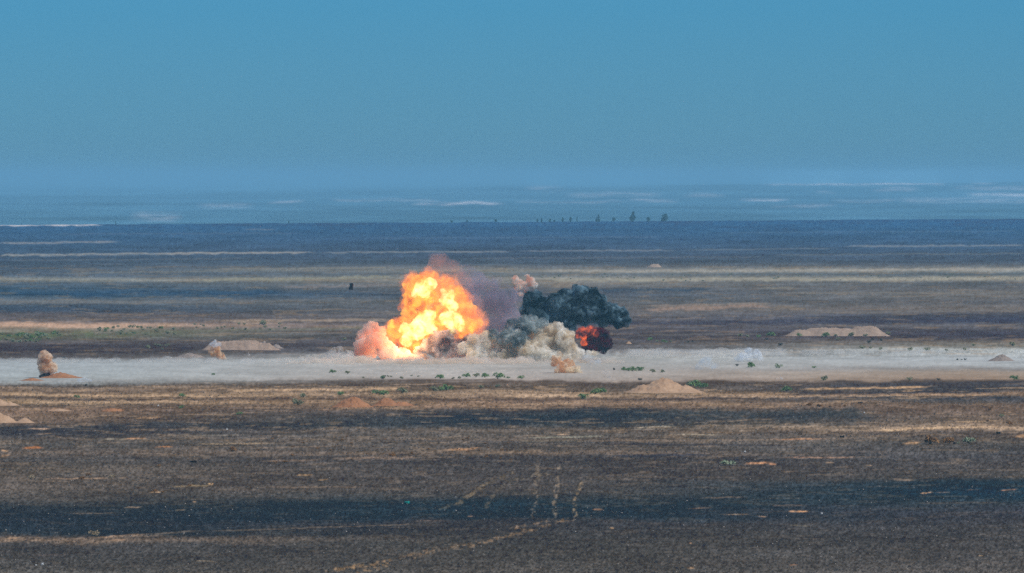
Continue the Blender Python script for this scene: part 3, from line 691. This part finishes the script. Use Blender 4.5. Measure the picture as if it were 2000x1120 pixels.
# ------------------------------------------------------------------ flying and lying debris
def chunk(bm, c, size, rot, seed, bevel=.08):
    r = random.Random(seed)
    mt = Matrix.Translation(c) @ Matrix.Rotation(rot[0], 4, 'X') @ Matrix.Rotation(rot[1], 4, 'Y') @ Matrix.Rotation(rot[2], 4, 'Z') @ Matrix.Diagonal((*size, 1))
    g = bmesh.ops.create_cube(bm, size=1, matrix=mt)
    ed = list({e for v in g['verts'] for e in v.link_edges})
    bmesh.ops.subdivide_edges(bm, edges=ed, cuts=3, use_grid_fill=True)
    for v in bm.verts:
        v.co += Vector((r.uniform(-1, 1), r.uniform(-1, 1), r.uniform(-1, 1))) * bevel * min(size) * .9

near_black = plain_mat("sooty_metal", (.012, .012, .016), .6, .2)
rusty = plain_mat("scorched_red_metal", (.06, .018, .02), .7, .2)
dp = at(686, 560, 1985)
deb = thing("flying_debris", dp, "black tumbling piece of wreckage in mid air left of the fireball", "debris")
bm = bmesh.new(); chunk(bm, Vector((-.08, 0, -.38)), (.78, .7, .72), (.1, .05, .3), 1); me = bpy.data.meshes.new("hull"); bm.to_mesh(me); bm.free(); mesh_obj("hull", me, near_black, deb)
bm = bmesh.new(); chunk(bm, Vector((.02, 0, .34)), (.55, .6, .85), (.1, -.15, .5), 2); me = bpy.data.meshes.new("torn_plate"); bm.to_mesh(me); bm.free(); mesh_obj("torn_plate", me, near_black, deb)
bm = bmesh.new(); chunk(bm, Vector((.36, -.2, .28)), (.26, .4, .7), (0, .1, .2), 3); me = bpy.data.meshes.new("red_plate"); bm.to_mesh(me); bm.free(); mesh_obj("red_plate", me, rusty, deb)

def tyre(px, py, wpx, label):
    D = dist(py); s = wpx * D / F / 2
    bm = bmesh.new(); n1, n2 = 28, 12
    vv = []
    for i in range(n1):
        a = i / n1 * 2 * math.pi
        vv.append([bm.verts.new(((s * .62 + s * .40 * math.cos(b)) * math.cos(a), (s * .62 + s * .40 * math.cos(b)) * math.sin(a), s * .34 * math.sin(b))) for b in [j / n2 * 2 * math.pi for j in range(n2)]])
    for i in range(n1):
        for j in range(n2):
            bm.faces.new((vv[i][j], vv[(i + 1) % n1][j], vv[(i + 1) % n1][(j + 1) % n2], vv[i][(j + 1) % n2]))
    me = bpy.data.meshes.new("tyre"); bm.to_mesh(me); bm.free()
    for p in me.polygons: p.use_smooth = True
    o = mesh_obj("tyre", me, plain_mat("black_rubber", (.012, .012, .013), .8))
    c = at(px, py, D); o.location = (c.x, c.y, gz1(c.x, c.y) + s * .24)
    tag(o, label, "tyre")
tyre(378, 902, 13, "black tyre-like ring lying flat on the dark plain at lower left")

def scrap(px, py, wpx, hpx, mat, name, label, cat, seed, group=None):
    D = dist(py); k = D / F
    bm = bmesh.new()
    chunk(bm, Vector((0, 0, 0)), (wpx * k * .8, wpx * k * .5, hpx * k * .8), (.05, .1, .3), seed, .2)
    chunk(bm, Vector((wpx * k * .2, 0, hpx * k * .15)), (wpx * k * .45, wpx * k * .3, hpx * k * .7), (.3, -.2, .8), seed + 1, .2)
    me = bpy.data.meshes.new(name); bm.to_mesh(me); bm.free()
    o = mesh_obj(name, me, mat); c = at(px, py, D); o.location = (c.x, c.y, gz1(c.x, c.y) + hpx * k * .35)
    tag(o, label, cat, group)
scrap(795, 985, 11, 5, plain_mat("teal_plastic", (.01, .26, .22), .4), "plastic_can", "crushed teal green can lying on the dark plain", "can", 5)
scrap(1950, 848, 9, 4, near_black, "metal_scrap", "black scrap lying in front of the bright sand patch at the right", "scrap", 7)
scrap(1645, 855, 9, 4, near_black, "metal_scrap", "black scrap lying left of the brown bushes", "scrap", 9)
scrap(1680, 789, 8, 3, near_black, "metal_scrap", "dark scrap lying among the dry brown tufts at the right", "scrap", 11)
scrap(1864, 868, 5, 4, near_black, "metal_scrap", "small dark scrap just below the brown bushes", "scrap", 13)
scrap(124, 703, 9, 7, plain_mat("dark_rock", (.05, .04, .04), .9), "boulder", "dark boulder at the upper edge of the dust band behind the brown column", "boulder", 15)
whiter = plain_mat("white_stone", (.62, .62, .60), .8)
for (px, py, w, h, lab) in [(83,1105,6,5,"larger of the white stones near the bottom left corner"),(70,1106,4,2,"smaller flat white stone beside the larger one near the bottom left corner"),
                       (309,794,3,3,"tiny white stone on the tan strip at the left"),(443,841,4,3,"tiny pale stone on dark ground below the left shrubs"),(1605,1004,4,3,"white stone below the orange sand patch at lower right"),
                       (1688,807,3,3,"tiny white stone on the dark band right of the tall sand heap"),(1455,884,4,3,"pale stone above the orange patch at right of centre")]:
    scrap(px, py, w, h, whiter, "stone", lab, "stone", int(px) % 97, "single pale stones")

# ------------------------------------------------------------------ shrubs
def leaf_mat(name, c1, c2):
    m = soil_mat(name, c1, c2, 2.2, .8)
    return m
SM = {'g': leaf_mat("green_leaves", (.12, .20, .07), (.24, .36, .15)), 'o': leaf_mat("olive_leaves", (.19, .21, .11), (.34, .34, .21)),
      'b': leaf_mat("dry_brown_twigs", (.20, .10, .03), (.40, .22, .09)), 's': leaf_mat("straw_leaves", (.34, .26, .16), (.52, .42, .27)), 'd': leaf_mat("dark_twigs", (.06, .06, .045), (.15, .14, .11)), 'p': leaf_mat("pale_green_leaves", (.24, .30, .17), (.40, .44, .30))}
def shrub_mesh(seed, mat, nleaf=420):
    r = random.Random(seed)
    V, Fs = [], []
    cl_ = [(r.uniform(-.32, .32), r.uniform(-.25, .25), r.uniform(.10, .3), r.uniform(.16, .26)) for _ in range(6)]
    for i in range(nleaf):
        cx, cy_, cz, cr_ = r.choice(cl_)
        a = r.uniform(0, 6.28); el = r.uniform(-.4, 1.5); rr = cr_ * (.55 + .55 * r.random())
        p = Vector((cx + rr * math.cos(a) * math.cos(el), cy_ + rr * math.sin(a) * math.cos(el), max(.01, cz + rr * math.sin(el) * .8)))
        s = r.uniform(.018, .045)
        d1 = Vector((r.uniform(-1, 1), r.uniform(-1, 1), r.uniform(-.2, 1))).normalized() * s * 1.6
        d2 = d1.cross(Vector((r.uniform(-1, 1), r.uniform(-1, 1), r.uniform(-1, 1)))).normalized() * s
        b = len(V); V += [p - d1, p + d2, p + d1, p - d2]; Fs.append((b, b + 1, b + 2, b + 3))
    me = bpy.data.meshes.new("foliage"); me.from_pydata(V, [], Fs); me.materials.append(mat)
    st = bmesh.new()
    for i in range(7):
        a = r.uniform(0, 6.28); tp = Vector((math.cos(a) * r.uniform(.1, .4), math.sin(a) * r.uniform(.1, .35), r.uniform(.2, .42)))
        g = bmesh.ops.create_cone(st, cap_ends=True, segments=5, radius1=.016, radius2=.004, depth=1)
        q = tp.to_track_quat('Z', 'Y').to_matrix().to_4x4()
        bmesh.ops.transform(st, matrix=q @ Matrix.Diagonal((1, 1, tp.length, 1)) @ Matrix.Translation((0, 0, .5)), verts=g['verts'])
    ms = bpy.data.meshes.new("stem"); st.to_mesh(ms); st.free(); ms.materials.append(SM['d'])
    return me, ms
SH = {k: [shrub_mesh(50 + 7 * i + ord(k), SM[k], 420 if k != 'b' else 800) for i in range(4)] for k in SM}
proto = {}
def shrub(px, py, wpx, kind, label, group, hf=1.0, i=[0]):
    i[0] += 1
    D = dist(py); k = D / F * wpx
    fm, sm = SH[kind][i[0] % 4]
    o = bpy.data.objects.new("shrub", None); COL.objects.link(o)
    c = at(px, py, D); o.location = (c.x, c.y, gz1(c.x, c.y))
    o.scale = (k, k, k * hf); o.rotation_euler = (0, 0, (i[0] * 2.4) % 6.28)
    tag(o, label, "shrub", group)
    f = bpy.data.objects.new("foliage", fm); COL.objects.link(f); f.parent = o
    s_ = bpy.data.objects.new("stem", sm); COL.objects.link(s_); s_.parent = o

ORD = "first second third fourth fifth sixth seventh eighth ninth tenth eleventh twelfth thirteenth fourteenth fifteenth sixteenth seventeenth eighteenth nineteenth twentieth".split()
def ordw(i, n):
    """which of n from left to right"""
    if i == 0: return "leftmost"
    if i == n - 1: return "rightmost"
    if n == 3: return "middle"
    if i < n / 2: return ORD[i] + " from left,"
    return ORD[n - 1 - i] + " from right,"
def cluster(items, label, group, kind=None):
    its = sorted(items, key=lambda t: t[0]); n = len(its)
    for i, it in enumerate(its):
        shrub(it[0], it[1], it[2], it[3], ordw(i, n) + " " + label, group, it[4] if len(it) > 4 else 1.0)

G1 = "shrubs on the desert plain"
single = [
 (649,729,15,'g',"lone green shrub in the dust band below the cream plume"),(679,731,14,'o',"dull olive shrub in the dust band below the pink plume"),(748,740,12,'g',"small green shrub in the dust band below the fireball"),
 (515,635,20,'o',"olive shrub on the far tan strip left of the explosion"),(672,666,12,'o',"small olive shrub on dark ground just left of the pink plume"),
 (665,772,17,'g',"green shrub above the larger rust heap"),(786,768,26,'o',"grey green shrub up and right of the two rust heaps"),(591,777,18,'o',"olive shrub on the tan strip left of the rust heaps"),(582,791,25,'o',"wide olive shrub at the lower left of the rust heaps"),
 (940,759,14,'o',"left one of the two olive shrubs on the brown strip below the beige cloud"),(972,757,14,'o',"right one of the two olive shrubs on the brown strip below the beige cloud"),(1019,740,15,'g',"small green shrub left of the orange brown burst"),
 (1251,743,11,'d',"small dark shrub just above the tall sand heap"),(1139,779,24,'g',"green shrub left of the tall sand heap, nearer of two"),
 (1467,718,24,'g',"green shrub directly under the two-lobed white puff"),(1439,715,9,'d',"tiny dark shrub left below the two-lobed white puff"),
 (1536,765,24,'g',"bright green shrub at the left end of the bright sand streak"),(1590,719,10,'g',"tiny green shrub alone in the right dust band"),(1522,719,18,'p',"pale green shrub in the dust band right of the two-lobed puff"),
 (1525,676,13,'d',"dark shrub just above the dust band left of the far berm"),(1722,667,8,'d',"dark upright twig plant right below the far berm",1.9),(1981,742,20,'g',"green shrub on the tan strip at the right edge"),(1977,676,18,'o',"olive shrub behind the low heap near the right edge"),
 (1817,868,38,'b',"largest dry brown bush at lower right"),(1854,868,28,'b',"reddish brown bush right beside the largest brown bush"),(1892,867,28,'p',"pale green bush right of the two brown bushes"),(1872,868,10,'o',"tiny olive tuft between the brown and the pale green bush"),
 (1928,824,11,'b',"small dark brown tuft above the bright sand patch at the right"),(1972,830,14,'b',"brown tuft nearest the right edge above the bright sand"),(1957,816,16,'o',"olive tuft above the bright sand patch at the right"),(1935,801,13,'b',"brown tuft highest of those by the right edge"),
 (1600,796,15,'b',"widest brown tuft on the tan strip below the sand streak"),(1650,796,10,'b',"right end brown tuft of the row below the sand streak"),(1580,793,13,'b',"left end brown tuft of the row below the sand streak"),
 (1834,743,9,'d',"dark tuft on the tan strip right of centre"),(1608,743,20,'o',"olive shrub on the tan strip above the bright sand streak"),(1776,743,14,'o',"yellowish olive shrub on the tan strip at the right"),
 (150,777,14,'g',"green shrub below the white puff at the left"),(78,779,11,'b',"brown tuft on the tan strip near the left edge"),(357,776,17,'g',"green shrub on the tan strip left of centre, upper of two"),(354,798,14,'g',"green shrub left of centre, lower of two"),(468,811,14,'g',"dark green shrub where tan ground meets dark at the left"),
 (416,734,9,'g',"tiny green shrub in the left dust band"),(168,754,8,'d',"tiny dark tuft under the white puff at the left"),
 (454,883,21,'b',"dark brown bush at lower left above the tyre"),(173,930,11,'b',"upper brown tuft of the pair at lower left"),(160,937,15,'b',"lower brown tuft of the pair at lower left"),(217,935,17,'s',"straw coloured tuft right of the brown pair"),(311,912,11,'b',"brown tuft left of the tyre"),
 (302,963,11,'b',"brown tuft on a bright fleck above the dark band, left of two"),(317,964,8,'b',"brown tuft above the dark band, right of two"),(370,951,9,'b',"brown tuft on the straw coloured patch"),(60,937,18,'s',"straw tuft near the left edge at lower left"),(185,1046,26,'s',"straw coloured shrub on the tan line at bottom left"),
 (572,874,9,'b',"brown tuft left of centre on the tan streaks, left of two"),(592,867,9,'b',"brown tuft left of centre on the tan streaks, right of two"),(767,893,17,'b',"widest brown tuft on the tan streak at centre left"),(837,879,7,'b',"tiny brown tuft on the orange streak near the centre"),(804,887,9,'b',"brown tuft between the widest tuft and the orange streak"),
 (537,905,9,'b',"left brown tuft of a pair on the lower tan streak"),(557,905,11,'b',"right brown tuft of a pair on the lower tan streak"),(1418,910,38,'p',"pale green bush left of the orange sand patch at lower right",.6),(1507,657,20,'g',"green shrub left of the far berm"),
]
for s_ in single:
    shrub(s_[0], s_[1], s_[2], s_[3], s_[4], G1, s_[5] if len(s_) > 5 else 1.0)
cluster([(735,769,17,'g'),(750,771,22,'g'),(742,769,14,'g')], "green shrub in the clump above the lower rust heap", "clump above the rust heaps")
cluster([(872,763,27,'g'),(848,764,22,'o'),(860,764,18,'g')], "green shrub on the tan strip below the charcoal smoke", "clump below the charcoal smoke")
cluster([(860,740,20,'g'),(898,740,10,'o'),(912,737,18,'g'),(930,737,18,'o'),(947,737,20,'g'),(972,740,26,'g'),(992,739,9,'g'),(885,741,9,'o')], "green shrub in the row under the beige cloud", "row of shrubs under the beige cloud")
cluster([(1218,725,13,'g',1.3),(1235,726,20,'g'),(1250,725,19,'g'),(1228,726,14,'g'),(1275,728,15,'o'),(1294,728,12,'o'),(1200,724,9,'d')], "dark shrub in the row above the tall sand heap", "row of shrubs above the tall sand heap")
cluster([(1162,770,22,'g'),(1173,767,22,'g'),(1181,767,14,'g')], "green shrub in the farther clump left of the tall heap", "clump left of the tall sand heap")
cluster([(1360,756,30,'g'),(1347,753,20,'o'),(1378,757,20,'g'),(1368,757,20,'g')], "green shrub at the right shoulder of the tall heap", "clump right of the tall sand heap")
cluster([(1560,658,12,'g',1.3),(1613,659,20,'g'),(1662,657,16,'o'),(1632,659,12,'o'),(1690,657,10,'o'),(1637,665,12,'o'),(1735,655,16,'o')], "green shrub in the row at the foot of the far sandy berm", "shrubs at the foot of the far berm")
cluster([(1696,671,12,'d'),(1704,665,9,'d')], "dark tuft between the far berm and the dust band", "dark tufts by the far berm")
cluster([(1776,686,15,'o'),(1810,686,15,'o'),(1849,687,11,'o'),(1884,685,12,'o'),(1902,676,11,'o'),(1685,682,14,'o'),(1700,682,10,'o'),(1720,684,12,'o')], "olive tuft along the upper rim of the right dust band", "tufts along the dust band")
cluster([(1886,703,7,'d'),(1870,703,7,'d'),(1878,703,5,'d')], "tiny grey tuft in the dust band left of the low brown heap", "tufts left of the low heap")
cluster([(1268,666,15,'g'),(1297,669,14,'g'),(1283,668,9,'o'),(1310,668,8,'o'),(1344,669,8,'d'),(1353,668,7,'d'),(1445,658,14,'o'),(1480,660,12,'g'),(1460,659,12,'o'),(1497,664,10,'d')], "small green shrub on dark plain right of the red fireball", "shrubs right of the red fireball")
cluster([(1640,796,8,'b'),(1622,796,7,'b')], "tiny brown tuft inside the row below the sand streak", "tiny brown tufts")
rng = random.Random(12)
cluster([(rng.uniform(-10, 118), rng.uniform(650, 670), rng.uniform(9, 17), rng.choice('gogp')) for _ in range(34)], "green shrub in the wide patch at far left", "green patch at the far left")
cluster([(rng.uniform(165, 345), rng.uniform(640, 655), rng.uniform(7, 13), rng.choice('gooo')) for _ in range(30)], "green shrub in the thin strip behind the left dust band", "thin green strip")
cluster([(rng.uniform(350, 560), rng.uniform(634, 645), rng.uniform(6, 10), rng.choice('ooo')) for _ in range(20)], "tiny olive shrub on the distant tan strip", "distant olive shrubs")
cluster([(rng.uniform(690, 860), rng.uniform(735, 742), rng.uniform(5, 9), rng.choice('ood')) for _ in range(12)], "tiny tuft in the dust band rim below the fireball", "tufts below the fireball")
cluster([(rng.uniform(1050, 2010), rng.uniform(536, 550), rng.uniform(4, 8), 'o') for _ in range(40)], "tiny distant bush on the pale bands beyond the explosion", "distant bushes on the pale bands")
cluster([(rng.uniform(500, 1000), rng.uniform(852, 900), rng.uniform(5, 10), 'b') for _ in range(26)], "tiny brown tuft on the tan streaks at centre left", "tiny brown tufts on the tan streaks")
cluster([(rng.uniform(285, 330), rng.uniform(676, 684), rng.uniform(8, 12), 'o') for _ in range(8)], "olive shrub in the clump left of the long sandy berm", "clump left of the long berm")

# ------------------------------------------------------------------ trees on the brink
tree_leaf = leaf_mat("tree_foliage", (.004, .045, .05), (.01, .08, .08))
bark = plain_mat("bark", (.06, .045, .035), .9)
def tree(px, hpx, wpx, lean, label, seed, form='round', group="trees on the skyline"):
    r = random.Random(seed)
    u = (px - 1000) / F
    D = float(edge_dist(np.array([u]))[0]) - 40
    k = D / F; h = hpx * k; w = wpx * k
    base = Vector((u * D, D, gz1(u * D, D)))
    root = thing("tree", base, label, "tree", group)
    bm = bmesh.new()
    g = bmesh.ops.create_cone(bm, cap_ends=True, segments=8, radius1=.035 * h, radius2=.012 * h, depth=h * .7)
    bmesh.ops.translate(bm, verts=g['verts'], vec=(0, 0, h * .35))
    for i in range(5):
        a = r.uniform(0, 6.28); tp = Vector((math.cos(a) * w * .35, math.sin(a) * w * .35, h * .3))
        g = bmesh.ops.create_cone(bm, cap_ends=True, segments=6, radius1=.014 * h, radius2=.005 * h, depth=1)
        bmesh.ops.transform(bm, matrix=Matrix.Translation((0, 0, h * (.25 + .07 * i))) @ tp.to_track_quat('Z', 'Y').to_matrix().to_4x4() @ Matrix.Diagonal((1, 1, tp.length, 1)) @ Matrix.Translation((0, 0, .5)), verts=g['verts'])
    me = bpy.data.meshes.new("trunk"); bm.to_mesh(me); bm.free(); mesh_obj("trunk", me, bark, root)
    V, Fs = [], []
    cls = []
    for i in range(14):
        t = r.uniform(.12, .95)
        wid = {'round': math.sin(math.pi * min(1, t * 1.02)) ** .7, 'cone': (1.05 - t) , 'pole': .6}[form]
        a = r.uniform(0, 6.28)
        cls.append((math.cos(a) * w * .32 * wid * r.random() ** .5 + lean * w * (t - .4), math.sin(a) * w * .3 * wid, h * t, max(w * .27 * (wid + .15), .06 * h)))
    for i in range(2200):
        cx, cy_, cz, cr_ = r.choice(cls)
        d = Vector((r.gauss(0, 1), r.gauss(0, 1), r.gauss(0, 1))).normalized() * cr_ * (.5 + .55 * r.random())
        p = Vector((cx, cy_, cz)) + d
        if p.z < h * .05 or p.z > h: continue
        s = h * r.uniform(.025, .05)
        d1 = Vector((r.uniform(-1, 1), r.uniform(-1, 1), r.uniform(-1, 1))).normalized() * s
        d2 = d1.cross(Vector((r.uniform(-1, 1), r.uniform(-1, 1), r.uniform(-1, 1)))).normalized() * s
        b = len(V); V += [p - d1, p + d2, p + d1, p - d2]; Fs.append((b, b + 1, b + 2, b + 3))
    me = bpy.data.meshes.new("crown"); me.from_pydata(V, [], Fs); mesh_obj("crown", me, tree_leaf, root)
for (px, h, w, ln, form, lab) in [
 (1236,21,17,.1,'cone',"tallest and broadest tree on the skyline"),(1298,15,16,.2,'round',"rightmost tree on the skyline, leaning right"),(1168.5,15,11,0,'cone',"cone shaped tree left of the tallest one"),
 (1199,9,6,0,'round',"small tree between the cone shaped and the tallest tree"),(1266.5,9,9,0,'round',"faint round tree between the tallest and the rightmost tree"),(1127,11,3,.2,'pole',"thin pole-like tree, right end of the faint row"),
 (1114.5,10,6,0,'round',"tree next to the thin pole-like tree"),(1099,10,5,0,'round',"third tree from the right end of the faint row"),(1058,9,5,0,'cone',"second tree from the left end of the faint row"),(1049.5,8,4,0,'round',"leftmost tree of the faint row"),
 (1074,7,5,0,'round',"low tree in the middle of the faint row, left of the lowest"),(1083,4,6,0,'round',"lowest bush-like tree in the faint row"),(968,7,5,0,'round',"small tree on the skyline above the fireball, right of three"),
 (912,5,5,0,'round',"small tree on the skyline above the fireball, middle of three"),(882,7,5,0,'round',"small tree on the skyline above the fireball, left of three"),(564,7,3,0,'pole',"single thin tree on the skyline left of the explosion"),
 (226,8,3,0,'pole',"single thin tree right of the far white streak at the left")]:
    tree(px, h, w, ln, lab, int(px * 3), form)

# ------------------------------------------------------------------ air
def build_haze():
    bm = bmesh.new()
    bmesh.ops.create_cube(bm, size=1)
    bmesh.ops.scale(bm, vec=(180000, 205000, 100), verts=bm.verts)
    me = bpy.data.meshes.new("haze"); bm.to_mesh(me); bm.free()
    m = bpy.data.materials.new("air"); m.use_nodes = True
    n = m.node_tree; n.nodes.remove(n.nodes["Principled BSDF"])
    v = n.nodes.new("ShaderNodeVolumePrincipled")
    v.inputs["Color"].default_value = HAZE_COL
    v.inputs["Density"].default_value = HAZE_D
    n.links.new(v.outputs[0], n.nodes["Material Output"].inputs["Volume"])
    o = mesh_obj("haze", me, m)
    o.location = (0, 96000, 18)
    tag(o, kind="stuff")
HAZE_COL = (0.31, 0.68, 0.89, 1)
build_haze()
